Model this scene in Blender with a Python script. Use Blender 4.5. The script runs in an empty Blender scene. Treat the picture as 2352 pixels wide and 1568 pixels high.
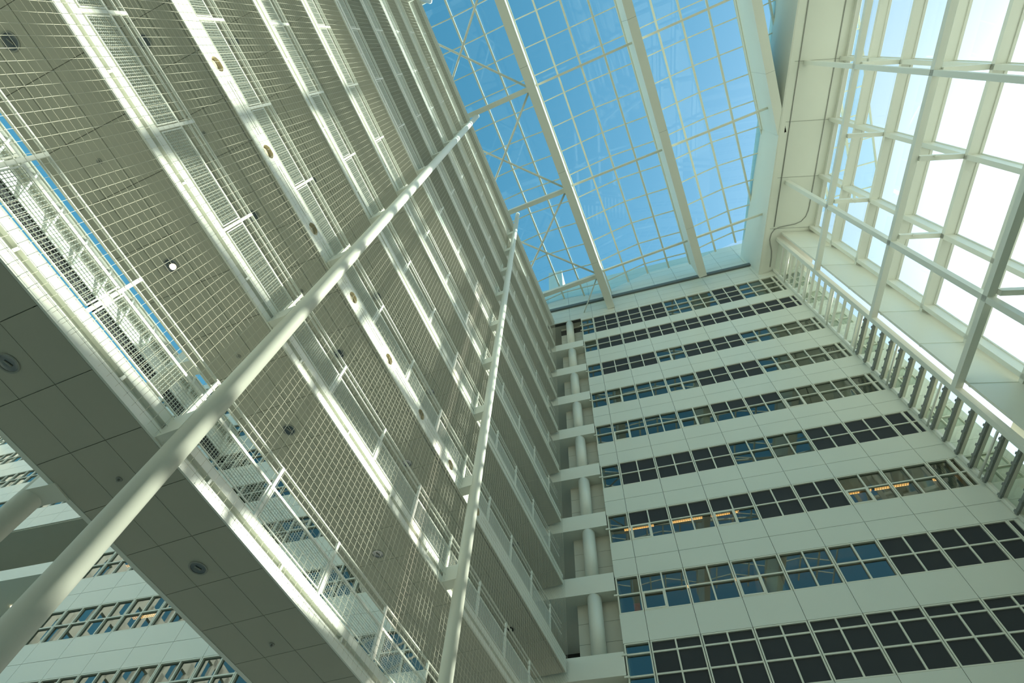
import bpy, math, random
from mathutils import Matrix, Vector
random.seed(7)
S = bpy.context.scene
C = S.collection

# ------------------------------------------------------------------ camera
RX = (0.96098, 0.27211, 0.04972)
cam_rows = None
def _rot(v):
    t = math.sqrt(sum(a*a for a in v)); k = Vector(v)/t
    return Matrix.Rotation(t, 3, k)
FOCAL_PX = 1301.6205
ROT = (0.476368, 0.116167, -0.258311)
_R = _rot(ROT)                      # world -> (right, down, forward)
cam = bpy.data.cameras.new('camera'); cam_ob = bpy.data.objects.new('camera', cam); C.objects.link(cam_ob)
cam.sensor_fit = 'HORIZONTAL'; cam.sensor_width = 36.0; cam.lens = FOCAL_PX/2352*36.0
cam.clip_start = 0.05; cam.clip_end = 2000
r, d, f = _R[0], _R[1], _R[2]
M = Matrix(((r[0], -d[0], -f[0], 0), (r[1], -d[1], -f[1], 0), (r[2], -d[2], -f[2], 0), (0, 0, 0, 1)))
cam_ob.matrix_world = M
S.camera = cam_ob

# ------------------------------------------------------------------ light
SUN_AZ = math.radians(22.8)     # from +x towards +y
SUN_EL = math.radians(36)
sun = bpy.data.lights.new('sun', 'SUN'); sun.energy = 9.0; sun.angle = math.radians(0.6); sun.color = (1.0, 0.95, 0.80)
sun_ob = bpy.data.objects.new('sun', sun); C.objects.link(sun_ob)
sd = Vector((math.cos(SUN_AZ)*math.cos(SUN_EL), math.sin(SUN_AZ)*math.cos(SUN_EL), math.sin(SUN_EL)))
sun_ob.rotation_euler = sd.to_track_quat('Z', 'Y').to_euler()
sun_ob.location = sd*120
world = bpy.data.worlds.new('world'); S.world = world; world.use_nodes = True
nt = world.node_tree; nt.nodes.clear()
sky = nt.nodes.new('ShaderNodeTexSky'); sky.sky_type = 'NISHITA'; sky.sun_disc = False
sky.sun_elevation = SUN_EL; sky.sun_rotation = math.pi/2 - SUN_AZ
sky.air_density = 1.0; sky.dust_density = 1.6; sky.ozone_density = 1.5; sky.altitude = 0
hsv = nt.nodes.new('ShaderNodeHueSaturation'); hsv.inputs['Hue'].default_value = 0.458; hsv.inputs['Saturation'].default_value = 1.28
bg = nt.nodes.new('ShaderNodeBackground'); bg.inputs['Strength'].default_value = 0.26
wo = nt.nodes.new('ShaderNodeOutputWorld')
nt.links.new(sky.outputs[0], hsv.inputs['Color']); nt.links.new(hsv.outputs[0], bg.inputs['Color']); nt.links.new(bg.outputs[0], wo.inputs[0])
S.view_settings.view_transform = 'Standard'; S.view_settings.look = 'None'
S.view_settings.gamma = 1.0; S.view_settings.use_curve_mapping = False
S.view_settings.exposure = 0.0
S.cycles.max_bounces = 8; S.cycles.diffuse_bounces = 4; S.cycles.glossy_bounces = 3
S.cycles.transparent_max_bounces = 24; S.cycles.transmission_bounces = 4
S.cycles.caustics_reflective = False; S.cycles.caustics_refractive = False

# ------------------------------------------------------------------ materials
MATS = {}
def mat(name, col, rough=0.5, metal=0.0, noise=0.0, nscale=3.0, emit=None, estr=0.0, spec=0.5):
    m = bpy.data.materials.new(name); m.use_nodes = True
    n = m.node_tree.nodes; l = m.node_tree.links; b = n['Principled BSDF']
    b.inputs['Base Color'].default_value = (*col, 1); b.inputs['Roughness'].default_value = rough
    b.inputs['Metallic'].default_value = metal; b.inputs['Specular IOR Level'].default_value = spec
    if noise > 0:
        tc = n.new('ShaderNodeTexCoord'); nz = n.new('ShaderNodeTexNoise'); nz.inputs['Scale'].default_value = nscale; nz.inputs['Detail'].default_value = 3
        mx = n.new('ShaderNodeMix'); mx.data_type = 'RGBA'
        mx.inputs[6].default_value = (*[c*(1-noise) for c in col], 1); mx.inputs[7].default_value = (*[min(1, c*(1+noise)) for c in col], 1)
        l.new(tc.outputs['Object'], nz.inputs['Vector']); l.new(nz.outputs['Fac'], mx.inputs[0]); l.new(mx.outputs[2], b.inputs['Base Color'])
    if emit:
        b.inputs['Emission Color'].default_value = (*emit, 1); b.inputs['Emission Strength'].default_value = estr
    MATS[name] = m
    return m
def glass(name, tint=(0.9, 0.96, 0.96), refl=0.10, rough=0.0, rcol=(1, 1, 1)):
    m = bpy.data.materials.new(name); m.use_nodes = True
    n = m.node_tree.nodes; l = m.node_tree.links; n.clear()
    o = n.new('ShaderNodeOutputMaterial'); t = n.new('ShaderNodeBsdfTransparent'); g = n.new('ShaderNodeBsdfGlossy'); mx = n.new('ShaderNodeMixShader')
    t.inputs[0].default_value = (*tint, 1); g.inputs[0].default_value = (*rcol, 1); g.inputs['Roughness'].default_value = rough
    lw = n.new('ShaderNodeLayerWeight'); lw.inputs[0].default_value = 0.5
    pw = n.new('ShaderNodeMath'); pw.operation = 'POWER'; pw.inputs[1].default_value = 4.5
    mp = n.new('ShaderNodeMath'); mp.operation = 'MULTIPLY_ADD'; mp.inputs[1].default_value = 0.9; mp.inputs[2].default_value = refl; mp.use_clamp = True
    l.new(lw.outputs['Facing'], pw.inputs[0]); l.new(pw.outputs[0], mp.inputs[0])
    l.new(mp.outputs[0], mx.inputs[0]); l.new(t.outputs[0], mx.inputs[1]); l.new(g.outputs[0], mx.inputs[2]); l.new(mx.outputs[0], o.inputs[0])
    MATS[name] = m
    return m
PAINT = mat('white_paint', (0.76, 0.775, 0.68), 0.42, noise=0.02, nscale=1.2)
CLAD = mat('enamel_cladding', (0.70, 0.725, 0.63), 0.30, noise=0.025, nscale=0.7)
BACKING = mat('joint_shadow_gap', (0.05, 0.05, 0.045), 0.9)
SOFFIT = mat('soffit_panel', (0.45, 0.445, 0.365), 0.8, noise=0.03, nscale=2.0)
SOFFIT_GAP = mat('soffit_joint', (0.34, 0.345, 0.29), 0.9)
FRAME = mat('window_frame_paint', (0.74, 0.74, 0.62), 0.45)
STEEL = mat('painted_steel', (0.76, 0.775, 0.69), 0.38)
WIRE = mat('wire_cable', (0.66, 0.63, 0.50), 0.45, 0.1)
KNOT = mat('cable_clip', (0.42, 0.46, 0.46), 0.35, 0.6)
MESH = mat('galvanised_mesh', (0.62, 0.67, 0.62), 0.4, 0.2)
BLIND = mat('dark_screen_cloth', (0.030, 0.034, 0.037), 0.75)
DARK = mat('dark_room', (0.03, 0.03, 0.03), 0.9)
OFFICE = mat('office_plaster', (0.62, 0.61, 0.52), 0.8)
BEIGE = mat('alcove_panel', (0.52, 0.52, 0.43), 0.6)
REFLECTOR = mat('lamp_reflector', (0.25, 0.26, 0.26), 0.15, 1.0)
RIM = mat('lamp_rim', (0.30, 0.31, 0.27), 0.5)
LAMP_ON = mat('lit_lamp', (1, 0.9, 0.7), 0.5, emit=(1.0, 0.83, 0.5), estr=8)
LAMP_WARM = mat('warm_tube', (1, 0.7, 0.4), 0.5, emit=(1.0, 0.50, 0.16), estr=2.2)
LAMP_BODY = mat('lamp_louvre', (0.35, 0.25, 0.16), 0.5)
TAN = mat('tan_lamp_ring', (0.66, 0.59, 0.42), 0.5)
GUTTER = mat('dark_gutter', (0.13, 0.15, 0.14), 0.6)
DARKFRAME = mat('grey_actuator', (0.22, 0.24, 0.22), 0.45)
CURTAIN = mat('curtain_cloth', (0.36, 0.33, 0.30), 0.9)
FLOORM = mat('pale_stone_floor', (0.34, 0.35, 0.31), 0.5, noise=0.05, nscale=0.5)
RED = mat('red_card', (0.55, 0.03, 0.10), 0.6)
BLUEB = mat('blue_card', (0.04, 0.12, 0.30), 0.6)
ROOF_GLASS = glass('roof_glass', (0.86, 0.95, 0.98), 0.02)
WALL_GLASS = glass('wall_glass', (0.93, 0.98, 0.97), 0.02)
PANE = glass('office_pane', (0.72, 0.78, 0.74), 0.09, rcol=(0.88, 0.88, 0.86))

# ------------------------------------------------------------------ mesh builder
class MB:
    def __init__(s): s.v = []; s.f = []; s.sm = []
    def box(s, x0, x1, y0, y1, z0, z1):
        b = len(s.v)
        for z in (z0, z1):
            s.v += [(x0, y0, z), (x1, y0, z), (x1, y1, z), (x0, y1, z)]
        for q in ((0, 3, 2, 1), (4, 5, 6, 7), (0, 1, 5, 4), (1, 2, 6, 5), (2, 3, 7, 6), (3, 0, 4, 7)):
            s.f.append(tuple(b+i for i in q)); s.sm.append(False)
        return s
    def quad(s, *p):
        b = len(s.v); s.v += [tuple(q) for q in p]; s.f.append(tuple(range(b, b+len(p)))); s.sm.append(False); return s
    def bar(s, a, b, w, h=None, up=(0, 0, 1)):
        """rectangular bar between two points, w across, h along up"""
        h = w if h is None else h
        a = Vector(a); b = Vector(b); t = (b-a).normalized(); u = Vector(up)
        if abs(t.dot(u)) > 0.99: u = Vector((1, 0, 0))
        n = t.cross(u).normalized(); u = n.cross(t).normalized(); k = len(s.v)
        for p in (a, b):
            for i, j in ((-1, -1), (1, -1), (1, 1), (-1, 1)): s.v.append(tuple(p + n*(i*w/2) + u*(j*h/2)))
        for q in ((0, 3, 2, 1), (4, 5, 6, 7), (0, 1, 5, 4), (1, 2, 6, 5), (2, 3, 7, 6), (3, 0, 4, 7)):
            s.f.append(tuple(k+i for i in q)); s.sm.append(False)
        return s
    def tube(s, pts, r, n=10, caps=True):
        pts = [Vector(p) for p in pts]; k0 = len(s.v); m = len(pts); ref = None
        for i, p in enumerate(pts):
            t = (pts[min(i+1, m-1)] - pts[max(i-1, 0)]).normalized()
            if ref is None:
                ref = Vector((0, 0, 1)) if abs(t.z) < 0.9 else Vector((1, 0, 0))
            a = t.cross(ref).normalized(); ref2 = a.cross(t).normalized(); ref = ref2
            for j in range(n):
                an = 2*math.pi*j/n
                s.v.append(tuple(p + a*(r*math.cos(an)) + ref2*(r*math.sin(an))))
        for i in range(m-1):
            for j in range(n):
                a0 = k0+i*n+j; a1 = k0+i*n+(j+1) % n
                s.f.append((a0, a1, a1+n, a0+n)); s.sm.append(n > 5)
        if caps:
            s.f.append(tuple(k0+j for j in reversed(range(n)))); s.sm.append(False)
            s.f.append(tuple(k0+(m-1)*n+j for j in range(n))); s.sm.append(False)
        return s
    def profile(s, pts, x0, x1):
        """closed (y,z) profile extruded along x"""
        k = len(s.v); n = len(pts)
        for x in (x0, x1): s.v += [(x, y, z) for y, z in pts]
        for j in range(n):
            s.f.append((k+j, k+(j+1) % n, k+n+(j+1) % n, k+n+j)); s.sm.append(False)
        s.f.append(tuple(k+j for j in reversed(range(n)))); s.sm.append(False)
        s.f.append(tuple(k+n+j for j in range(n))); s.sm.append(False)
        return s
    def mesh(s, name, m):
        me = bpy.data.meshes.new(name); me.from_pydata(s.v, [], s.f); me.polygons.foreach_set('use_smooth', s.sm)
        me.materials.append(m); me.update(); return me
def ob(name, me, parent=None, loc=None):
    o = bpy.data.objects.new(name, me); C.objects.link(o)
    if parent is not None: o.parent = parent
    if loc is not None: o.location = loc
    return o
def part(name, mb, m, parent): return ob(name, mb.mesh(name, m), parent)
def tag(o, label=None, cat=None, group=None, kind=None):
    if label: o['label'] = label
    if cat: o['category'] = cat
    if group: o['group'] = group
    if kind: o['kind'] = kind
    return o
def empty(name, mw=None, loc=None):
    o = bpy.data.objects.new(name, None); C.objects.link(o); o.empty_display_size = 0.2
    if mw is not None: o.matrix_world = mw
    if loc is not None: o.location = loc
    return o
def struct(o): o['kind'] = 'structure'; return o
def copy_tree(o, parent=None):
    c = o.copy(); C.objects.link(c)
    if parent is not None: c.parent = parent
    for ch in o.children: copy_tree(ch, c)
    return c
def frame(x, y, a):
    """local x runs along the compass angle a (from +y towards +x), local y to the left"""
    return Matrix(((math.sin(a), -math.cos(a), 0, x), (math.cos(a), math.sin(a), 0, y), (0, 0, 1, 0), (0, 0, 0, 1)))
ORD = ['lowest', 'second', 'third', 'fourth', 'fifth', 'sixth', 'seventh', 'eighth', 'ninth', 'tenth', 'eleventh']
NTH = ['first', 'second', 'third', 'fourth', 'fifth', 'sixth', 'seventh', 'eighth', 'ninth', 'tenth', 'eleventh', 'twelfth', 'thirteenth', 'fourteenth', 'fifteenth']
def lvl(k): return ORD[k] if k == 0 else ORD[k]+' lowest'

GA = 0.11714; GX, GY = -4.151, 19.190           # footbridge edge line
BA = 0.1160                                     # roof beams
RA = -0.2100; RX0, RY0 = 12.80, 19.52           # glazed right wall
YF = 19.52                                      # front facade plane
GM = frame(GX, GY, GA); WM = frame(RX0, RY0, RA); BM = frame(0.49, YF, BA)
PITCH = 3.44
GROUND = -1.6

# ================================================================== ground
fl = struct(part('floor', MB().box(-60, 45, -45, 40, GROUND-0.3, GROUND), FLOORM, None))

# ================================================================== front facade
V = [-1.063+1.8*i for i in range(8)]
XL, XR = -2.03, 12.78
ROWS = []                                       # (bottom, top, [transoms])
for k in range(7):
    b = 14.45+PITCH*k; ROWS.append((b, b+1.67, [b+0.84]))
ROWS.append((37.75, 40.38, [38.6, 39.42]))
ROWS.insert(0, (11.14, 13.25, [12.03, 12.83]))  # index 0 = lowest in the photo
low = [(14.45-PITCH*k, 14.45-PITCH*k+1.67, [14.45-PITCH*k+0.84]) for k in (2, 3, 4)]
def cladding(name, x_edges, bands, y, depth, parent=None, gap=0.016):
    """enamelled panels with open joints; bands = list of (z0,z1)"""
    mb = MB()
    for z0, z1 in bands:
        for a, b in zip(x_edges[:-1], x_edges[1:]):
            mb.box(a+gap/2, b-gap/2, y, y+depth, z0+gap/2, z1-gap/2)
    return part(name, mb, CLAD, parent)
edges = [XL]+V+[XR]
bands = []
allrows = sorted(low+ROWS)
for i in range(len(allrows)-1):
    b0 = allrows[i][1]; b1 = allrows[i+1][0]
    if b1-b0 > 1.4: bands += [(b0, b1-0.9), (b1-0.9, b1)]
    else: bands += [(b0, b1)]
wall = struct(empty('wall_front', loc=(0, 0, 0)))
cladding('spandrel_cladding', edges, bands, YF, 0.06, wall)
top_edges = [-9.5, -8.3, -6.5, -4.3, -2.86, -1.06]+V[1:]+[XR, 14.6]
top_edges = [-8.26+1.8*i for i in range(12)]+[XR, 14.6]
cladding('upper_cladding', top_edges, [(40.70, 41.55), (41.55, 42.38), (42.38, 43.0)], YF, 0.06, wall)
cladding('upper_cladding', [XL, V[0]]+V[1:]+[XR], [(40.38, 40.70)], YF, 0.06, wall)
cladding('parapet_cladding', top_edges, [(43.42, 44.3), (44.3, 45.2), (45.2, 46.1), (46.1, 47.0), (47.0, 48.1)], YF+0.02, 0.06, wall)
mb = MB().box(-8.3, 14.6, YF+0.075, YF+0.3, 40.71, 48.1)
for (b0, b1) in bands: mb.box(XL+0.02, XR, YF+0.075, YF+0.2, b0+0.012, b1-0.012)
part('backing_wall', mb, BACKING, wall)
part('gutter_ledge', MB().box(-8.3, XR, YF-0.14, YF+0.08, 43.02, 43.40), GUTTER, wall)

WCOUNT = [0]
def wname():
    WCOUNT[0] += 1; return 'window_%d' % WCOUNT[0]
MCACHE = {}
def window(x0, x1, row, y, fills, mull=True, sash=False):
    """one facade bay: frame with middle mullion and transoms, panes, cloth screens. fills: list per pane row of 'd'(dark) / 'g'"""
    b, t, tr = row; w = x1-x0; zs = [b]+list(tr)+[t]
    key = (round(w, 2), tuple(round(z-b, 2) for z in zs), mull)
    fw = 0.05
    if key not in MCACHE:
        mb = MB()
        mb.box(0, fw, 0.0, 0.11, 0, t-b); mb.box(w-fw, w, 0.0, 0.11, 0, t-b)
        mb.box(fw, w-fw, 0.0, 0.11, 0, fw); mb.box(fw, w-fw, 0.0, 0.11, t-b-fw, t-b)
        for z in tr: mb.box(fw, w-fw, 0.012, 0.11, z-b-0.03, z-b+0.03)
        if mull: mb.box(w/2-0.03, w/2+0.03, 0.006, 0.11, fw, t-b-fw)
        fm = mb.mesh('window_frame', FRAME)
        gm = MB().box(fw, w-fw, 0.085, 0.095, fw, t-b-fw).mesh('pane', PANE)
        bl = []
        for z0, z1 in zip(zs[:-1], zs[1:]):
            bl.append(MB().box(fw, w-fw, 0.06, 0.068, z0-b+0.02, z1-b-0.02).mesh('screen_blind', BLIND))
        MCACHE[key] = (fm, gm, bl)
    fm, gm, bl = MCACHE[key]
    e = struct(ob(wname(), fm, None, (x0, y, b)))
    ob('pane', gm, e)
    for i, c in enumerate(fills):
        if c == 'd': ob('screen_blind', bl[i], e)
    if sash and mull and fills[0] == 'g':
        k2 = key+('s',)
        if k2 not in MCACHE:
            h0, h1 = fw, zs[1]-b-0.03; a0, a1 = fw, w/2-0.03; q = 0.055
            MCACHE[k2] = MB().box(a0, a1, -0.012, 0.08, h0, h0+q).box(a0, a1, -0.012, 0.08, h1-q, h1).box(a0, a0+q, -0.012, 0.08, h0+q, h1-q).box(a1-q, a1, -0.012, 0.08, h0+q, h1-q).mesh('opening_sash', FRAME)
        ob('opening_sash', MCACHE[k2], e)
    return e
# which bays carry dark screens, from the lowest visible row up: C = corner, 0-6 bays, R,N = right end
PAT = {0: 'gdddddddd' 'd', 1: 'ggggggdddd', 2: 'gmmmddgggg', 3: 'gdddggdddd', 4: 'ggggmmgggg',
       5: 'ggggddgggg', 6: 'gddgddgggg', 7: 'gddddddddd', 8: 'gdddggdggg'}
bays = [(XL+0.03, V[0]-0.012, False)]+[(V[i]+0.012, V[i+1]-0.012, True) for i in range(7)]+[(V[7]+0.012, 12.36, False), (12.37, 12.66, False)]
for ri, row in enumerate(ROWS):
    for bi, (a, b, mu) in enumerate(bays):
        ch = PAT[ri][bi]; n = len(row[2])+1
        fills = ['d']*n if ch == 'd' else ['g']*n
        if ch == 'm': fills = ['g']+['d']*(n-1)
        window(a, b, row, YF+0.005, fills, mu, bi in (1, 3, 6))
mb = MB()
for row in ROWS: mb.box(12.665, XR, YF+0.01, YF+0.1, row[0], row[1])
part('corner_post_cladding', mb, CLAD, wall)
# corner rails poking past the glazed corner
mb = MB()
for row in ROWS:
    for z in row[2]: mb.box(XL-0.10, XL+0.10, YF-0.03, YF+0.02, z-0.035, z+0.035)
part('corner_rail', mb, FRAME, wall)
# rooms behind the glass
ofc = struct(empty('wall_office'))
mb = MB(); md = MB()
for row in ROWS:
    b, t = row[0], row[1]
    mb.box(XL+0.05, XR, YF+0.12, YF+6, t+0.02, t+0.12)       # ceiling
    mb.box(XL+0.05, XR, YF+5.9, YF+6, b-0.9, t+0.02)
    mb.box(XL+0.05, XR, YF+0.12, YF+6, b-1.0, b-0.9)
for x in (-2.0, 3.4, 8.9, 12.7): md.box(x, x+0.08, YF+0.25, YF+6, 9, 42)
part('ceiling_and_floor_slab', mb, OFFICE, ofc); part('partition', md, OFFICE, ofc)
# interior round columns
for i, x in enumerate((11.55, 4.05)):
    o = part('office_column', MB().tube([(0, 0, 0), (0, 0, 31)], 0.30, 20), PAINT, None); o.location = (x, YF+1.1, 10.6)
    tag(o, ['round white column standing behind the office windows at the facade\'s right end',
            'round white column standing behind the office windows near the middle of the facade'][i], 'column', 'columns behind the office windows')
# office lamps
tubes = MB(); body = MB()
body.box(-0.7, 0.7, -0.09, 0.09, 0.0, 0.05)
for k in range(15): body.box(-0.7+k*0.1-0.006, -0.7+k*0.1+0.006, -0.075, 0.075, -0.045, 0.0)
tm = MB()
for y in (-0.045, 0.045): tm.tube([(-0.68, y, -0.018), (0.68, y, -0.018)], 0.022, 8)
lamp0 = None
def office_lamp(x, z, where, x1=None):
    global lamp0
    if lamp0 is None:
        lamp0 = empty('ceiling_lamp'); part('louvre', body, LAMP_BODY, lamp0); part('tube', tm, LAMP_WARM, lamp0); o = lamp0
    else: o = copy_tree(lamp0)
    o.location = (x, YF+1.0, z); tag(o, where, 'lamp', 'lit office ceiling lamps'); return o
WORDS = ['leftmost', 'second from left', 'third from left', 'fourth from left', 'fifth from left', 'sixth from left', 'rightmost']
for i, x in enumerate((-0.7, 1.5, 3.25, 8.7, 10.2, 12.0)):
    office_lamp(x, 19.50, 'orange strip lamp lit behind the third window row from the bottom, '+(WORDS[i] if i < 5 else 'rightmost'))
for i, x in enumerate((0.2, 1.5, 3.3, 5.2, 6.75)):
    office_lamp(x, 16.03, 'orange strip lamp lit behind the second window row from the bottom, '+(WORDS[i] if i < 4 else 'rightmost'))
# curtains at the right end
for i, ri in enumerate((2, 4, 5, 6)):
    row = ROWS[ri]; mb = MB(); n = 40; w = 0.75
    pts = [(11.58+w*j/n, YF+0.35+0.03*math.sin(j*1.6)) for j in range(n+1)]
    for (xa, ya), (xb, yb) in zip(pts[:-1], pts[1:]): mb.quad((xa, ya, row[0]-0.3), (xb, yb, row[0]-0.3), (xb, yb, row[1]), (xa, ya, row[1]))
    o = part('curtain', mb, CURTAIN, None)
    md_ = o.modifiers.new('thick', 'SOLIDIFY'); md_.thickness = 0.008
    tag(o, 'pleated grey curtain behind the rightmost window of the %s window row from the bottom' % NTH[ri], 'curtain', 'curtains at the right end')
# things on the sill of the corner office
sh = part('shelf', MB().box(-1.95, 0.9, YF+0.25, YF+0.6, 14.3, 14.5), PAINT, None); tag(sh, 'white shelf board inside the corner window of the second window row from the bottom', 'shelf')
o = part('folder', MB().box(-1.45, -1.2, YF+0.3, YF+0.5, 14.5, 15.05), RED, None); tag(o, 'red card folder standing in the corner office window', 'folder')
for i, (x, h) in enumerate(((-0.75, 0.3), (-0.65, 0.24), (-0.45, 0.33), (-0.30, 0.25))):
    o = part('book', MB().box(x, x+0.08, YF+0.3, YF+0.5, 14.5, 14.5+h), (BLUEB, RED)[i == 1], None)
    tag(o, '%s in the row on the shelf beside the red folder' % ['leftmost blue book', 'only red book', 'tallest blue book', 'rightmost blue book'][i], 'book', 'books on the office shelf')

# outside continuation of the facade beyond the glazed wall
ow = struct(empty('wall_outside'))
xe = [12.85, 14.62]
bd2 = [(b0, b1) for b0, b1 in bands if b0 > 8]
cladding('spandrel_cladding', xe, bd2+[(40.38, 40.69)], YF+0.02, 0.06, ow)
mb = MB().box(12.86, 14.58, YF+0.5, YF+0.6, 8, 43)
part('backing_wall', mb, CLAD, ow)  # pale colour behind the panes stands in for the glare on them
mb = MB()
for row in ROWS: mb.box(14.30, 14.62, YF+0.03, YF+0.09, row[0], row[1])
part('edge_cladding', mb, CLAD, ow)
for ri, row in enumerate(ROWS): window(12.86, 14.29, row, YF+0.03, ['g']*3, True)

# ------------------------------------------------------------------ alcove with round columns left of the facade
alc = struct(empty('wall_alcove'))
mb = MB(); AY = 20.15
for k in range(-3, 8):
    zb = 16.41+PITCH*(k)
    for x0, x1 in ((-3.75, -2.86), (-2.86, -2.03)):
        for j in range(3): mb.box(x0+0.006, x1-0.006, AY, AY+0.05, zb+j*0.86+0.006, zb+(j+1)*0.86-0.006)
part('alcove_panel', mb, BEIGE, alc)
part('backing_wall', MB().box(-3.76, -2.03, AY+0.055, AY+0.15, 5, 43), BACKING, alc)
part('dark_opening', MB().box(-12, -3.76, AY+3.0, AY+3.1, 5, 43), DARK, alc)  # near-black sheet, its colour stands in for the unlit depth
part('return_wall', MB().box(-2.03, -1.99, YF+0.12, AY+0.1, 5, 40.4), BEIGE, alc)
part('alcove_ceiling', MB().box(-8.3, -2.03, YF+0.31, AY+3.0, 40.72, 40.9), SOFFIT, alc)
for k in range(-1, 7):
    z0 = 15.55+PITCH*k
    s_ = part('balcony_slab', MB().box(-9.0, -2.05, YF+0.01, AY+3.0, 0, 0.86), PAINT, None); s_.location = (0, 0, z0)
    tag(s_, 'white slab edge band beside the office facade, %s of its stack' % ('lowest' if k < 0 else NTH[k+1]+' from the bottom'), 'slab', 'slab bands beside the facade')
    hh = PITCH-0.86
    c_ = part('round_column', MB().tube([(0, 0, 0), (0, 0, hh if k < 6 else 3.85)], 0.29, 28), PAINT, None); c_.location = (-2.97, YF+0.30, z0+0.86)
    tag(c_, 'round white column standing on the %s slab band from the bottom beside the facade' % NTH[k+1], 'column', 'round columns in the alcove')

# ================================================================== footbridges
SM = 1.848
S0 = -17.98
POSTS = [S0+SM*i for i in range(-7, 10)]
SB0, SB1 = POSTS[0]-0.9, 0.18
W_BR = 1.95
ZB = [5.72+3.445*k for k in range(10)]
ZB[2] = 12.38
# --- shared meshes (local: x along the bridge, y left, z up from the fascia's lower edge)
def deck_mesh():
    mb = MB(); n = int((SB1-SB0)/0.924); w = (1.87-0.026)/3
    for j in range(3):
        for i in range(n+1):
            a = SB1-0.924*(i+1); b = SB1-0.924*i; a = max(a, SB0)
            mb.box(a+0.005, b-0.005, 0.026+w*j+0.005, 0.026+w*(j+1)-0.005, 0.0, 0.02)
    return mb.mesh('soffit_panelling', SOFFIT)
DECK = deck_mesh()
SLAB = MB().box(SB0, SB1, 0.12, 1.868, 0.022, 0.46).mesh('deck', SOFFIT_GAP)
DFLOOR = MB().box(SB0, SB1, 0.12, 1.868, 0.462, 0.475).mesh('deck_floor', mat('pale_deck_floor', (0.66, 0.65, 0.58), 0.6))
FAR = MB().box(SB0, SB1, 1.872, 1.90, -0.005, 0.5).mesh('far_fascia', STEEL)
FAR_WIDE = MB().box(SB0, SB1, 1.872, 1.965, -0.005, 0.5).mesh('far_fascia', STEEL)
def fascia_mesh():
    mb = MB()
    pr = [(0.025, 0.0), (-0.012, 0.0), (-0.012, 0.055), (0.0, 0.06), (0.0, 0.19), (0.06, 0.195), (0.06, 0.285), (0.0, 0.29), (0.0, 0.47), (0.12, 0.47), (0.12, 0.06), (0.025, 0.05)]
    mb.profile(pr, SB0, SB1)
    for s in POSTS:
        mb.box(s-0.02+0.9, s+0.02+0.9, 0.0, 0.05, 0.20, 0.29)
    return mb.mesh('fascia', STEEL)
FASC = fascia_mesh()
HOLES = [(y-GY)/math.cos(GA) for y in (-1.44, 0.42, 2.28, 4.14, 6.0, 7.86, 9.73, 11.6)]
def plate_with_holes():
    """the third bridge's deeper fascia: flat plate with round openings"""
    mb = MB(); z0, z1 = 0.0, 0.55; zc = 0.31; rr = 0.155
    xs = SB0
    def rect(a, b):
        mb.quad((a, 0, z0), (b, 0, z0), (b, 0, z1), (a, 0, z1))
    for s in HOLES:
        a, b = s-0.2, s+0.2
        rect(xs, a); n = 24
        cir = []; out = []
        for j in range(n):
            t = 2*math.pi*j/n; c, q = math.cos(t), math.sin(t)
            cir.append((s+rr*c, zc+rr*q))
            k = min(0.2/abs(c) if abs(c) > 1e-6 else 9, ((z1-zc) if q > 0 else (zc-z0))/abs(q) if abs(q) > 1e-6 else 9)
            out.append((s+k*c, zc+k*q))
        for j in range(n):
            k = (j+1) % n
            mb.quad((cir[j][0], 0, cir[j][1]), (out[j][0], 0, out[j][1]), (out[k][0], 0, out[k][1]), (cir[k][0], 0, cir[k][1]))
            mb.quad((cir[j][0], 0, cir[j][1]), (cir[k][0], 0, cir[k][1]), (cir[k][0], 0.1, cir[k][1]), (cir[j][0], 0.1, cir[j][1]))
        for (cx, cz) in ((a, z0), (b, z0), (b, z1), (a, z1)):
            pass
        # corners left open by the radial split
        import itertools
        cor = [(b, z1), (a, z1), (a, z0), (b, z0)]
        for (cx, cz) in cor:
            best = None
            for j in range(n):
                k = (j+1) % n
                p, q = out[j], out[k]
                on = lambda P: (abs(P[0]-cx) < 1e-4, abs(P[1]-cz) < 1e-4)
                if (on(p)[0] and on(q)[1]) or (on(p)[1] and on(q)[0]): best = (p, q)
            if best: mb.quad((best[0][0], 0, best[0][1]), (cx, 0, cz), (best[1][0], 0, best[1][1]))
        xs = b
    rect(xs, SB1)
    mb.box(SB0, SB1, 0.0, 0.12, z1, z1+0.02); mb.box(SB0, SB1, 0.0, 0.025, z0-0.02, z0); mb.box(SB0, SB1, 0.1, 0.12, z0, z1)
    for s in HOLES:     # slotted joint lines between the openings
        for z in (0.30, 0.40): mb.box(s+0.35, s+SM-0.35, -0.008, 0.0, z-0.008, z+0.008)
        for q in (0.5, 0.93, 1.35): mb.box(s+q-0.008, s+q+0.008, -0.008, 0.0, 0.30, 0.40)
    return mb.mesh('fascia', STEEL)
HAND = MB().tube([(SB0, 0.03, 0), (SB1-0.35, 0.03, 0)], 0.026, 10).mesh('handrail', STEEL)
MID = MB().tube([(SB0, 0.03, 0), (SB1-0.35, 0.03, 0)], 0.018, 8).mesh('mid_rail', STEEL)
TOPR = MB().box(SB0, SB1-0.35, 0.015, 0.045, -0.02, 0.02).mesh('panel_rail', STEEL)
POST = MB().box(-0.028, 0.028, 0.0, 0.05, 0, 1.11).mesh('post', STEEL)
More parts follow.
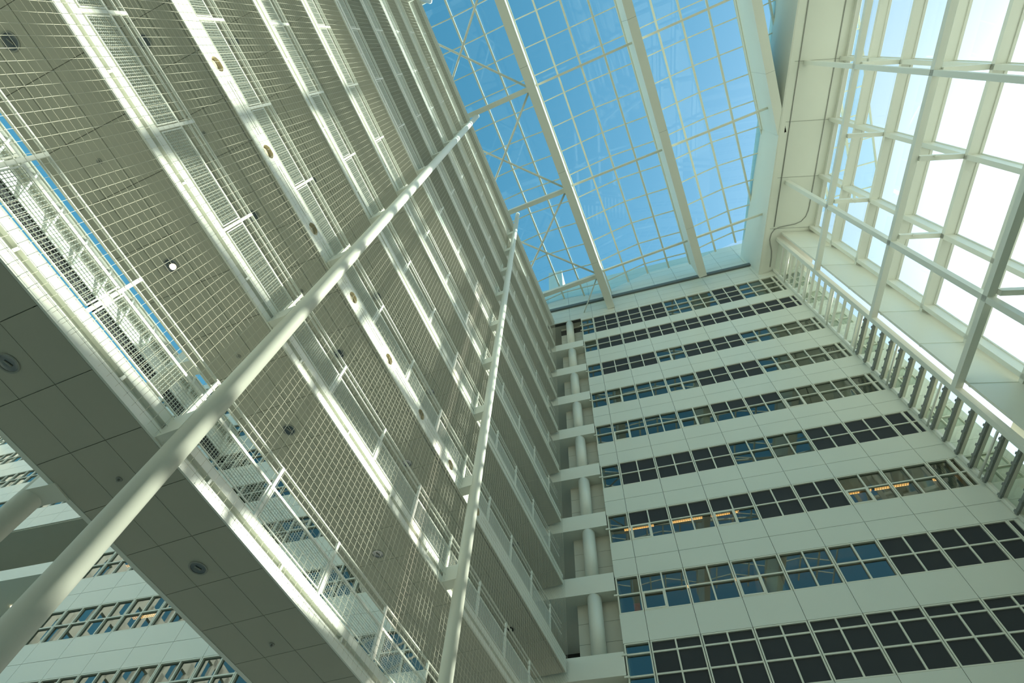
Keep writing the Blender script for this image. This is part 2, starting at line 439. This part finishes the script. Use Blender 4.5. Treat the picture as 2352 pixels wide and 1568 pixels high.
def panel_mesh():
    mb = MB(); L = SM-0.10; H = 0.60; f_ = 0.022
    mb.box(-L/2, L/2, 0.012, 0.034, 0, f_); mb.box(-L/2, L/2, 0.012, 0.034, H-f_, H)
    mb.box(-L/2, -L/2+f_, 0.012, 0.034, f_, H-f_); mb.box(L/2-f_, L/2, 0.012, 0.034, f_, H-f_)
    fm = mb.mesh('mesh_panel', STEEL); mb = MB()
    n = 35
    for i in range(1, n):
        x = -L/2+L*i/n; mb.tube([(x, 0.024, f_), (x, 0.024, H-f_)], 0.0052, 4, False)
    n = 12
    for i in range(1, n):
        z = H*i/n; mb.tube([(-L/2+f_, 0.019, z), (L/2-f_, 0.019, z)], 0.0052, 4, False)
    return fm, mb.mesh('wire_infill', MESH)
PANEL, INFILL = panel_mesh()
BRK = MB().box(-0.15, 0.15, -0.40, 0.0, 0.02, 0.44).mesh('column_bracket', PAINT)
C1S = (3.2-GY)/math.cos(GA); C2S = C1S+4*SM
CPOS = []
def col_xy(s, off=0.45):
    p = GM @ Vector((s, -off, 0)); return p.x, p.y
def make_bridge(k):
    root = empty('footbridge', GM @ Matrix.Translation((0, 0, ZB[k])))
    tag(root, 'white steel footbridge with mesh railing, %s of the stack%s' % (lvl(k), {0: ', underside nearest the camera', 2: ', round openings in its edge'}.get(k, '')), 'footbridge', 'stacked footbridges')
    up = 0.09 if k == 2 else 0.0
    ob('soffit_panelling', DECK, root); ob('deck', SLAB, root); ob('deck_floor', DFLOOR, root); ob('far_fascia', FAR if k else FAR_WIDE, root)
    ob('fascia', plate_with_holes() if k == 2 else FASC, root)
    ob('handrail', HAND, root, (0, 0, 1.57+up)); ob('mid_rail', MID, root, (0, 0, 1.40+up)); ob('panel_rail', TOPR, root, (0, 0, 1.14+up))
    for s in POSTS: ob('post', POST, root, (s, 0, 0.47+up))
    for s in POSTS[:-1]:
        ob('wire_infill', INFILL, ob('mesh_panel', PANEL, root, (s+SM/2, 0, 0.53+up)))
    for s in (C1S-4*SM, C1S, C2S): ob('column_bracket', BRK, root, (s, 0, 0))
    return root
bridges = [make_bridge(k) for k in range(10)]
# roof canopy over the bridges
can = empty('bridge_canopy', GM @ Matrix.Translation((0, 0, 40.45)))
tag(can, 'flat panelled roof over the stack of footbridges with thin white edge', 'canopy')
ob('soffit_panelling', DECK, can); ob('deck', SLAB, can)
part('edge_trim', MB().box(SB0, SB1, -0.03, 0.12, -0.03, 0.16).box(SB0, SB1, -0.06, 0.12, 0.22, 0.30), STEEL, can)

# round lamps in the openings of the third bridge
rl = None
for i, s in enumerate(HOLES):
    if rl is None:
        rl = empty('round_lamp')
        mb = MB(); n = 24
        for j in range(n):
            a0 = 2*math.pi*j/n; a1 = 2*math.pi*(j+1)/n
            for ra, rb, ya, yb in ((0.152, 0.152, 0.0, 0.09), (0.152, 0.11, 0.09, 0.09)):
                mb.quad((ra*math.cos(a0), ya, ra*math.sin(a0)), (ra*math.cos(a1), ya, ra*math.sin(a1)), (rb*math.cos(a1), yb, rb*math.sin(a1)), (rb*math.cos(a0), yb, rb*math.sin(a0)))
        part('ring', mb, TAN, rl)
        part('disc', MB().tube([(0, 0.075, 0), (0, 0.095, 0)], 0.112, 24), TAN, rl); o = rl
    else: o = copy_tree(rl)
    o.matrix_world = GM @ Matrix.Translation((s, 0.0, ZB[2]+0.31))
    tag(o, 'tan round lamp in the third footbridge\'s edge, %s' % (NTH[i]+' from the left end of the row' if i else 'at the upper left end of the row'), 'lamp', 'round lamps in the third footbridge')

def in_frame(p, m=30):
    q = _R @ Vector(p)
    if q.z <= 0.1: return False
    x = 1176+FOCAL_PX*q.x/q.z; y = 784+FOCAL_PX*q.y/q.z
    return -m < x < 2352+m and -m < y < 1568+m
# recessed downlights and sprinkler heads under the bridges
dl0 = None; sp0 = None
YD = [-2.28, 1.48, 5.27, 9.03, 12.8, 16.6]
for k in range(0, 4):
    kept = [y for y in YD if in_frame(GM @ Vector(((y-GY)/math.cos(GA), W_BR/2, ZB[k])))]
    for i, y in enumerate(kept):
        s = (y-GY)/math.cos(GA)
        if dl0 is None:
            dl0 = empty('downlight'); n = 24
            mb = MB()
            for j in range(n):
                a0 = 2*math.pi*j/n; a1 = 2*math.pi*(j+1)/n; ca, sa, cb, sb = math.cos(a0), math.sin(a0), math.cos(a1), math.sin(a1)
                for ra, rb, za, zb in ((0.145, 0.145, 0.0, -0.012), (0.145, 0.122, -0.012, -0.012), (0.122, 0.118, -0.012, 0.0)):
                    mb.quad((ra*ca, ra*sa, za), (ra*cb, ra*sb, za), (rb*cb, rb*sb, zb), (rb*ca, rb*sa, zb))
            part('rim', mb, RIM, dl0)
            mb = MB()
            for j in range(n):
                a0 = 2*math.pi*j/n; a1 = 2*math.pi*(j+1)/n; ca, sa, cb, sb = math.cos(a0), math.sin(a0), math.cos(a1), math.sin(a1)
                prev = (0.118, -0.004)
                for rr_, zz_ in ((0.085, -0.002), (0.0, -0.001)):
                    if rr_ > 0: mb.quad((prev[0]*ca, prev[0]*sa, prev[1]), (prev[0]*cb, prev[0]*sb, prev[1]), (rr_*cb, rr_*sb, zz_), (rr_*ca, rr_*sa, zz_))
                    else: mb.quad((prev[0]*ca, prev[0]*sa, prev[1]), (prev[0]*cb, prev[0]*sb, prev[1]), (0, 0, zz_))
                    prev = (rr_, zz_)
            part('reflector', mb, REFLECTOR, dl0)
            part('bulb', MB().tube([(-0.05, 0.02, -0.006), (0.05, -0.02, -0.006)], 0.012, 8), RIM, dl0)
            o = dl0
        else: o = copy_tree(dl0)
        o.matrix_world = GM @ Matrix.Translation((s, W_BR/2, ZB[k]))
        lit = (k == 1 and y == 1.48)
        if lit:
            b_ = part('lit_bulb', MB().tube([(0.03, -0.02, -0.016), (0.03, -0.02, -0.004)], 0.055, 20), LAMP_ON, o); b_['label'] = 'glowing warm bulb'
        tag(o, ('brightly lit round downlight under the second lowest footbridge' if lit else
                'dark round downlight under the %s footbridge, %s from the upper left' % (lvl(k), NTH[i])), 'downlight', 'downlights under the footbridges')
    if k < 4:
        for i, y in enumerate([y for y in (-0.41, 3.45, 7.18, 10.5) if in_frame(GM @ Vector(((y-GY)/math.cos(GA), W_BR/2, ZB[k])), 0)]):
            s = (y-GY)/math.cos(GA)
            mb = MB().tube([(0, 0, 0), (0, 0, -0.012)], 0.045, 14).tube([(0, 0, -0.012), (0, 0, -0.05)], 0.016, 8)
            if sp0 is None: sp0 = part('sprinkler_head', mb, RIM, None); o = sp0
            else: o = sp0.copy(); C.objects.link(o)
            o.matrix_world = GM @ Matrix.Translation((s, W_BR/2-0.05, ZB[k]))
            tag(o, 'tiny dark sprinkler head under the %s footbridge, %s from the upper left' % (lvl(k), NTH[i]), 'sprinkler', 'sprinkler heads under the footbridges')

# safety net in front of the railings
def net_mesh():
    mb = MB(); p = 0.155; H = PITCH+0.005
    n = int((SB1-SB0)/p)
    for i in range(n): 
        x = SB1-0.05-p*i; mb.tube([(x, 0, 0), (x, 0, H)], 0.0027, 6, False)
    m = 23
    for j in range(m):
        z = H*(j+0.5)/m
        mb.tube([(SB0, 0, z), (SB1, 0, z)], 0.0025, 6, False)
    return mb.mesh('net_wires', WIRE)
def knot_mesh():
    mb = MB(); p = 0.155; H = PITCH+0.005; n = int((SB1-SB0)/p); m = 23
    for i in range(n):
        for j in range(m):
            x = SB1-0.05-p*i; z = H*(j+0.5)/m; q = 0.0085
            b = len(mb.v)
            mb.v += [(x-q, 0, z), (x+q, 0, z), (x, -q, z), (x, q, z), (x, 0, z-q), (x, 0, z+q)]
            for t in ((0, 2, 5), (2, 1, 5), (1, 3, 5), (3, 0, 5), (2, 0, 4), (1, 2, 4), (3, 1, 4), (0, 3, 4)):
                mb.f.append(tuple(b+c for c in t)); mb.sm.append(False)
    return mb.mesh('net_clips', KNOT)
NETM, KNOTM = net_mesh(), knot_mesh()
for k in range(10):
    e = empty('safety_net', GM @ Matrix.Translation((0, -0.075, 5.72+3.445*k)))
    ob('net_wires', NETM, e); ob('net_clips', KNOTM, e)
    tag(e, 'square wire safety net hung in front of the %s footbridge\'s railing' % lvl(k), 'net', 'safety nets along the footbridges')

# ------------------------------------------------------------------ columns carrying the bridges
for i, s in enumerate((C1S, C2S, C1S-4*SM)):
    x, y = col_xy(s)
    o = part('round_column', MB().tube([(0, 0, 0), (0, 0, 41.75-GROUND)], 0.153, 32), PAINT, None); o.location = (x, y, GROUND)
    tag(o, ['tall slender white column nearest the camera, crossing the footbridges diagonally',
            'tall slender white column in front of the footbridges nearer the office facade',
            'tall slender white column behind the camera with only its head near the top edge'][i], 'column', 'slender columns along the footbridges')
x, y = -8.42, 3.56
o = empty('round_column', loc=(x, y, GROUND)); part('shaft', MB().tube([(0, 0, 0), (0, 0, 40-GROUND)], 0.165, 32), PAINT, o)
for k in range(10): part('column_bracket', MB().box(0.05, 0.55, -0.16, 0.16, ZB[k]-GROUND-0.02, ZB[k]-GROUND+0.44), PAINT, o)
tag(o, 'white column on the far side of the lowest footbridge at the left edge', 'column')

# ================================================================== roof
BSP = 7.35*math.cos(BA)
beam_info = [(0, 'left'), (-BSP, 'middle'), (-2*BSP, 'right')]
RB0 = -38.0
for i, (yy, nm) in enumerate(beam_info):
    e = empty('roof_beam', BM @ Matrix.Translation((0, yy, 41.2)))
    x1 = -0.02 if i < 2 else -8.2
    mb = MB(); seg = 7.25
    # box girder in lengths with hairline joints
    x = x1; first = True
    while x > RB0:
        xa = max(RB0, x-seg-(0 if not first else -3.2)); mb.box(xa+0.006, x-0.006, -0.29, 0.29, 0, 3.35); x = xa; first = False
    part('girder', mb, PAINT, e)
    part('core', MB().box(RB0, x1-0.02, -0.28, 0.28, 0.01, 3.3), BACKING, e)
    part('glazing_sill', MB().box(RB0, x1, 0.29, 0.36, 3.0, 3.35).box(RB0, x1, -0.36, -0.29, 3.0, 3.35), FRAME, e)
    tag(e, 'deep white roof girder, %s of the three under the glass roof' % {'left': 'leftmost', 'middle': 'middle one', 'right': 'rightmost'}[nm], 'beam', 'roof girders')
ceil = struct(empty('ceiling', BM))
ZP = [44.62, 45.05, 45.42, 45.05, 44.62]
T_SP = 1.862
def skylight(y0, y1, xs1, label=None):
    """gabled glazed strip between two girders, local frame of the roof"""
    w = y1-y0; ys = [y0, y0+w*0.24, y0+w*0.5, y0+w*0.76, y1]
    mb = MB()
    for j in range(4):
        a, b = ys[j], ys[j+1]; za, zb = ZP[j], ZP[j+1]
        mb.quad((RB0, a, za), (xs1, a, za), (xs1, b, zb), (RB0, b, zb))
        mb.quad((RB0, a, za+0.02), (RB0, b, zb+0.02), (xs1, b, zb+0.02), (xs1, a, za+0.02))
    g = part('skylight', mb, ROOF_GLASS, ceil)
    for j in range(5):
        w_ = 0.09 if j in (0, 4) else 0.13
        part('rafter', MB().box(RB0, xs1, ys[j]-w_/2, ys[j]+w_/2, ZP[j]-0.20, ZP[j]-0.02), FRAME, g)
    x = xs1-0.9
    while x > RB0:
        mb = MB()
        for j in range(4):
            mb.bar((x, ys[j], ZP[j]-0.07), (x, ys[j+1], ZP[j+1]-0.07), 0.075, 0.10)
        part('glazing_bar', mb, FRAME, g); x -= T_SP
for y0, y1 in ((0.33, BSP-0.33), (-BSP+0.33, -0.33), (-2*BSP+0.33, -BSP-0.33), (-3*BSP+0.33, -2*BSP-0.33)):
    skylight(y0, y1, -0.05)
# the roof goes on over the left wing
for q in range(1, 5):
    y0, y1 = q*BSP+0.33, (q+1)*BSP-0.33; w = y1-y0; ys = [y0, y0+w*0.24, y0+w*0.5, y0+w*0.76, y1]
    if q > 1: part('girder', MB().box(RB0, 8, y0-0.62, y0-0.04, 41.2, 44.5), PAINT, ceil)
    mb = MB(); mg = MB()
    for j in range(4):
        mg.quad((RB0, ys[j], ZP[j]), (8, ys[j], ZP[j]), (8, ys[j+1], ZP[j+1]), (RB0, ys[j+1], ZP[j+1]))
        mb.box(RB0, 8, ys[j]-0.06, ys[j]+0.06, ZP[j]-0.2, ZP[j]-0.02)
        x = 7.0
        while x > RB0: mb.bar((x, ys[j], ZP[j]-0.07), (x, ys[j+1], ZP[j+1]-0.07), 0.075, 0.10); x -= T_SP
    part('rafter_grid', mb, FRAME, part('skylight', mg, ROOF_GLASS, ceil))
# ties
TIE = [(-2.86, 'nearest the office facade'), (-9.98, 'second from the office facade'), (-17.2, 'third from the office facade'), (-24.5, 'farthest from the office facade')]
YCOL = 0.0
cx, cy = col_xy(C2S); pl_ = BM.inverted() @ Vector((cx, cy, 0)); YCOL = pl_.y
for i, (s, nm) in enumerate(TIE):
    o = part('tie_beam', MB().box(-0.16, 0.16, 0.30, YCOL+2.6, 0, 0.34), PAINT, None); o.matrix_world = BM @ Matrix.Translation((s, 0, 41.42))
    tag(o, 'thick white tie from the left girder to the bridge columns, %s' % nm, 'tie beam', 'thick ties left of the girders')
    for b in range(2):
        ya, yb = -b*BSP-0.30, -(b+1)*BSP+0.30
        if i == 0 and False: continue
        o = part('tie_bar', MB().box(-0.07, 0.07, yb, ya, 0, 0.16), FRAME, None); o.matrix_world = BM @ Matrix.Translation((s, 0, 42.05))
        tag(o, 'slim white tie between the %s girders, %s' % (['left and middle', 'middle and right'][b], nm), 'tie bar', 'slim ties between the girders')
for i in range(3):
    s0, s1 = TIE[i+1][0], TIE[i][0]
    for j, (a, b) in enumerate((((s0+0.2, 0.3), (s1-0.2, BSP-0.3)), ((s1-0.2, 0.3), (s0+0.2, BSP-0.3)))):
        o = part('brace_rod', MB().tube([(a[0], a[1], 41.72+0.12*j), (b[0], b[1], 41.72+0.12*j)], 0.075, 10), PAINT, None); o.matrix_world = BM
        tag(o, 'white roof brace, %s crossed pair from the facade, running upper %s' % (NTH[i], ['right to lower left', 'left to lower right'][j]), 'brace', 'crossed roof braces')
o = part('brace_rod', MB().tube([(TIE[0][0]+0.2, 0.3, 41.6), (-0.06, 2.3, 41.6)], 0.048, 10), PAINT, None); o.matrix_world = BM
tag(o, 'short white brace rod from the left girder down to the facade wall', 'brace')
# tower block above the roof
tb = part('roof_tower', MB().box(-4.9, -3.5, YF+1.6, YF+6, 46, 56.5).box(-12, -4.9, YF+3, YF+6, 46, 54.5), CLAD, None)
tag(tb, 'pale rooftop block standing above the glass roof behind the facade', 'building')

# ================================================================== glazed right wall
# local frame: x along the wall (0 at the facade, negative towards the camera), y negative = outwards
U1 = -24.0
ev = struct(empty('trim_eaves', WM))
part('eaves_soffit', MB().box(U1, 0.5, -2.75, 1.0, 41.2, 41.3), PAINT, ev)
part('eaves_fascia', MB().box(U1, 0.5, 1.0, 1.06, 41.16, 45.6), PAINT, ev)
mb = MB()
for u in (-3.3, -6.95, -10.62, -14.25): mb.box(u-0.012, u+0.012, -2.6, 0.72, 41.185, 41.2)
part('soffit_joint', mb, SOFFIT_GAP, ev)
part('eaves_nosing', MB().box(U1, 0.5, 0.72, 1.0, 41.14, 41.2), PAINT, ev)
UPR = [(-2.51, 'nearest the office facade', 'first'), (-6.62, 'second from the office facade', 'second'), (-14.15, 'third from the office facade', 'third'), (-21.6, 'nearest the camera', 'fourth')]
for u, nm, _ in UPR:
    o = part('steel_upright', MB().box(-0.12, 0.12, -0.15, 0.15, 0, 41.2-4), STEEL, None); o.matrix_world = WM @ Matrix.Translation((u, 0, 4))
    tag(o, 'inner white steel upright of the glazed right wall, %s' % nm, 'steel post', 'inner uprights of the right wall')
for z, nm in ((34.56, 'upper'), (27.66, 'middle'), (20.86, 'lower')):
    o = part('steel_rail', MB().box(U1, -2.63, -0.15, 0.15, -0.13, 0.13), STEEL, None); o.matrix_world = WM @ Matrix.Translation((0, 0, z))
    tag(o, 'long inner white steel rail of the glazed right wall, %s one' % nm, 'steel rail', 'inner rails of the right wall')
OUTV = [-3.3, -6.95, -10.62, -14.25, -17.9, -21.5]
gw = struct(empty('wall_right', WM))
part('solid_base', MB().box(-45, 0, -2.8, -2.66, GROUND, 20.7).box(-45, U1, -2.8, -2.66, 20.7, 41.2), CLAD, gw)
part('glass_sheet', MB().box(U1, -3.0, -2.64, -2.63, 4, 41.2), WALL_GLASS, gw)
for u in OUTV: part('mullion', MB().box(u-0.11, u+0.11, -2.62, -2.05, 4, 41.2).box(u-0.15, u+0.15, -2.63, -2.55, 4, 41.2), STEEL, gw)
for k in range(10):
    z = 37.63-PITCH*k
    part('transom', MB().box(U1, -3.0, -2.62, -2.05, z-0.11, z+0.11).box(U1, -3.0, -2.63, -2.5, z-0.16, z+0.16), STEEL, gw)
part('head_frame', MB().box(U1, -3.0, -2.62, -2.35, 40.9, 41.2), STEEL, gw)
for z, zn in ((34.2, 'upper'), (27.32, 'middle'), (20.45, 'lower')):
    for i, u in enumerate(OUTV[1:5]):
        o = part('strut', MB().box(-0.11, 0.11, -2.04, -0.16, -0.13, 0.13), STEEL, None); o.matrix_world = WM @ Matrix.Translation((u, -0.0, z+0.22))
        tag(o, 'short white strut at the right wall\'s %s rail, %s from the office facade' % (zn, NTH[i]), 'strut', 'struts of the right wall')
# return wall
rw = struct(empty('wall_return', WM))
mb = MB()
zz_ = [4.0]+[10.11+PITCH*k for k in range(9)]+[41.2]
for a, b in zip(zz_[:-1], zz_[1:]): mb.box(-3.02, -2.9, -2.75, -0.14, a+0.06, b-0.06)
part('return_panel', mb, PAINT, rw)
mb = MB()
for a in zz_[1:-1]: mb.box(-3.0, -2.88, -2.75, -0.14, a-0.06, a+0.06)
part('reveal_strip', mb, CLAD, rw)
# louvred strip beside the facade
lv = struct(empty(wname(), WM))
part('pane', MB().box(-2.45, -0.06, -0.09, -0.08, 4, 41.2), WALL_GLASS, lv)
part('window_frame', MB().box(-0.09, 0.0, -0.12, 0.02, 4, 41.2).box(-0.20, -0.09, -0.06, 0.06, 4, 41.2), STEEL, lv)
z = 40.0; i = 0
while z > 6:
    if z > 28.6: part('glazing_bar', MB().box(-2.42, -0.09, -0.10, 0.04, z-0.055, z+0.055), STEEL, lv)
    else:
        part('glazing_bar', MB().box(-2.42, -0.09, -0.10, 0.03, z-0.055, z+0.055), FRAME, lv)
        mb = MB().box(-2.42, -0.12, 0.03, 0.13, z-0.03, z+0.09)
        for q in (0.25, 0.75, 1.25, 1.75, 2.2): mb.box(-q-0.05, -q+0.05, 0.10, 0.17, z-0.05, z+0.11)
        a_ = part('window_actuator', mb, DARKFRAME, lv)
    if i % 4 == 2: part('roller_tube', MB().tube([(-2.4, 0.16, z+0.25), (-0.14, 0.16, z+0.25)], 0.05, 12), STEEL, lv)
    z -= 0.852; i += 1
# conduits under the eaves
def wpipe(name, pts, label):
    o = part(name, MB().tube(pts, 0.03, 8), RIM, None); o.matrix_world = WM
    return tag(o, label, 'conduit')
wpipe('conduit', [(U1, 0.42, 41.16), (-3.45, 0.42, 41.16)], 'straight grey conduit along the inner side of the eaves soffit')
arc = [(-4.9, -1.8, 41.16), (-4.5, -1.78, 41.16), (-4.1, -1.68, 41.16), (-3.75, -1.4, 41.16), (-3.58, -1.0, 41.16), (-3.48, -0.4, 41.16), (-3.40, 0.05, 41.16), (-3.25, 0.36, 41.16), (-2.95, 0.55, 41.16), (-2.5, 0.60, 41.16), (-2.1, 0.5, 41.16), (-1.6, 0.34, 41.16), (-1.1, 0.28, 41.16), (-0.36, 0.28, 41.16)]
wpipe('conduit', [(U1, -1.8, 41.16)]+arc, 'bent grey conduit along the outer side of the eaves soffit curling towards the facade')
# small fixtures on the struts
for i, (u, y, z) in enumerate(((-10.62, -0.9, 27.35), (-6.95, -1.2, 34.2), (-6.95, -0.9, 27.35))):
    e = empty('floodlight', WM @ Matrix.Translation((u, y, z)))
    part('housing', MB().box(-0.14, -0.05, -0.16, 0.16, -0.06, 0.10), PAINT, e)
    part('bracket', MB().box(0.0-0.11, 0.0-0.09, -0.05, 0.05, 0.08, 0.2), RIM, e)
    tag(e, 'small white floodlight on a right wall strut, %s' % ['far from the facade under the middle rail', 'under the upper rail', 'nearer the facade under the middle rail'][i], 'floodlight', 'floodlights on the struts')

# ================================================================== left wing beyond the bridges
Y2 = 16.3
lw = struct(empty('wall_left'))
J2 = [-26.62+1.85*i for i in range(-14, 11)]
X2R = J2[-1]
rows2 = [(14.45+PITCH*k, 14.45+PITCH*k+1.67, [14.45+PITCH*k+0.84]) for k in range(-3, 7)]
bands2 = []
for i in range(len(rows2)-1):
    bands2 += [(rows2[i][1], rows2[i+1][0]-0.9), (rows2[i+1][0]-0.9, rows2[i+1][0])]
LOGX = J2[12]          # loggia left of this joint, below 22.7
jr = [x for x in J2 if x >= LOGX-0.01]; jl = [x for x in J2 if x <= LOGX+0.01]
cladding('spandrel_cladding', jr, bands2, Y2, 0.06, lw)
cladding('spandrel_cladding', jl, [b for b in bands2 if b[0] > 22.5], Y2, 0.06, lw)
mb = MB()
for b in bands2:
    mb.box(LOGX if b[0] < 22.5 else J2[0], X2R, Y2+0.075, Y2+0.2, b[0]+0.01, b[1]-0.01)
part('backing_wall', mb, BACKING, lw)
part('parapet', MB().box(J2[0], X2R, Y2, Y2+0.3, rows2[-1][1], rows2[-1][1]+0.8), CLAD, lw)
part('room_back', MB().box(J2[0], X2R, Y2+5, Y2+5.1, 2, 40), OFFICE, lw)
mb = MB()
for r_ in rows2: mb.box(J2[0] if r_[0] > 22 else LOGX, X2R, Y2+0.2, Y2+5, r_[1]+0.05, r_[1]+0.15)
part('room_ceiling', mb, OFFICE, lw)
for r_ in rows2:
    for a, b in zip(J2[:-1], J2[1:]):
        if a < LOGX-0.01 and r_[0] < 22: continue
        if r_[0] < 10: continue
        window(a+0.012, b-0.012, r_, Y2+0.005, ['g', 'g'], True)
for k, z in enumerate((11.95, 15.39, 18.83)):
    o = part('loggia_slab', MB().box(J2[0], LOGX-0.02, Y2+0.01, Y2+9, 0, 0.78), PAINT, None); o.location = (0, 0, z)
    tag(o, 'white loggia slab band of the left wing, %s one' % ['lowest', 'middle', 'upper'][k], 'slab', 'loggia slabs of the left wing')
part('loggia_soffit', MB().box(J2[0], LOGX-0.02, Y2+0.065, Y2+9, 22.93, 23.0), SOFFIT, lw)
part('loggia_back', MB().box(J2[0], LOGX, Y2+9, Y2+9.1, 2, 23), OFFICE, lw)
part('loggia_side', MB().box(LOGX-0.02, LOGX+0.05, Y2+0.2, Y2+9, 2, 23), BEIGE, lw)
dlb = None
for i, (x, y, z) in enumerate(((-33.2, 18.6, 22.95), (-36.6, 19.2, 22.95), (-34.0, 18.2, 18.83))):
    o = part('spot_lamp', MB().tube([(0, 0, 0), (0, 0, -0.04)], 0.10, 14), LAMP_ON, None); o.location = (x, y, z)
    tag(o, 'small lit spot lamp in the loggia ceiling of the left wing, %s' % ['upper right one', 'upper left one', 'lower one'][i], 'lamp', 'spot lamps in the loggia')
for i, (x, z) in enumerate(((-22.9, 15.95), (-18.9, 15.95), (-20.5, 12.5), (-24.5, 12.5), (-25.9, 19.4))):
    o = copy_tree(lamp0); o.location = (x, Y2+1.0, z)
    tag(o, 'orange strip lamp lit behind the left wing\'s windows, %s' % ['middle visible row, left one', 'middle visible row, right one', 'lowest visible row, right one', 'lowest visible row, left one', 'upper visible row'][i], 'lamp', 'lit office ceiling lamps of the left wing')
# far eaves of the left side, seen through the lowest railing
le = struct(empty('trim_far_eaves', GM))
part('eaves_fascia', MB().box(SB0-10, 2, 20.0, 20.4, 26.65, 27.75), PAINT, le)
part('eaves_soffit', MB().box(SB0-10, 2, 19.7, 20.4, 27.75, 28.35), BEIGE, le)
part('gutter', MB().box(SB0-10, 2, 20.1, 20.3, 28.70, 28.80).box(SB0-10, 2, 20.1, 20.3, 28.90, 29.0), FRAME, le)
part('clerestory', MB().box(SB0-10, 2, 20.1, 20.3, 26.15, 26.65), DARK, le)
mb = MB()
for i in range(18): mb.bar((SB0-6+i*1.86, 19.55, 28.3), (SB0-5.2+i*1.86, 19.9, 26.7), 0.10, 0.12)  # slanting bars added to give the diagonal shadow lines on the fascia
part('sloping_bar', mb, CLAD, le)
mb = MB()
for i in range(34): mb.box(SB0-26+1.85*i, SB0-25.3+1.85*i, 49, 49.4, GROUND, 44)
for k in range(14): mb.box(SB0-26, 6, 49, 49.4, GROUND+3.44*k, GROUND+3.44*k+1.3)
fw_ = struct(part('wall_far_left', mb, CLAD, None)); fw_.matrix_world = GM  # open grid added and shaped for what the left wing's panes reflect
mb = MB()
for i in range(14): mb.bar((SB0-6+i*2.4, 16, 33.5), (SB0-4+i*2.4, 19.8, 29.6), 0.12, 0.2)
part('sloping_bar', mb, PAINT, le)

# ================================================================== enclosure behind the camera, added light-bouncing slab outside
nr = struct(part('floor_bounce_slab', MB().box(17.5, 70, -45, 17, 15.2, 15.6), mat('pale_bounce_surface', (0.62, 0.61, 0.56), 0.9), None))  # unseen slab added to throw sunlight up onto the right wall's undersides
bw = struct(part('wall_back', MB().box(-34, 24, -36, -35.5, GROUND, 44), CLAD, None))
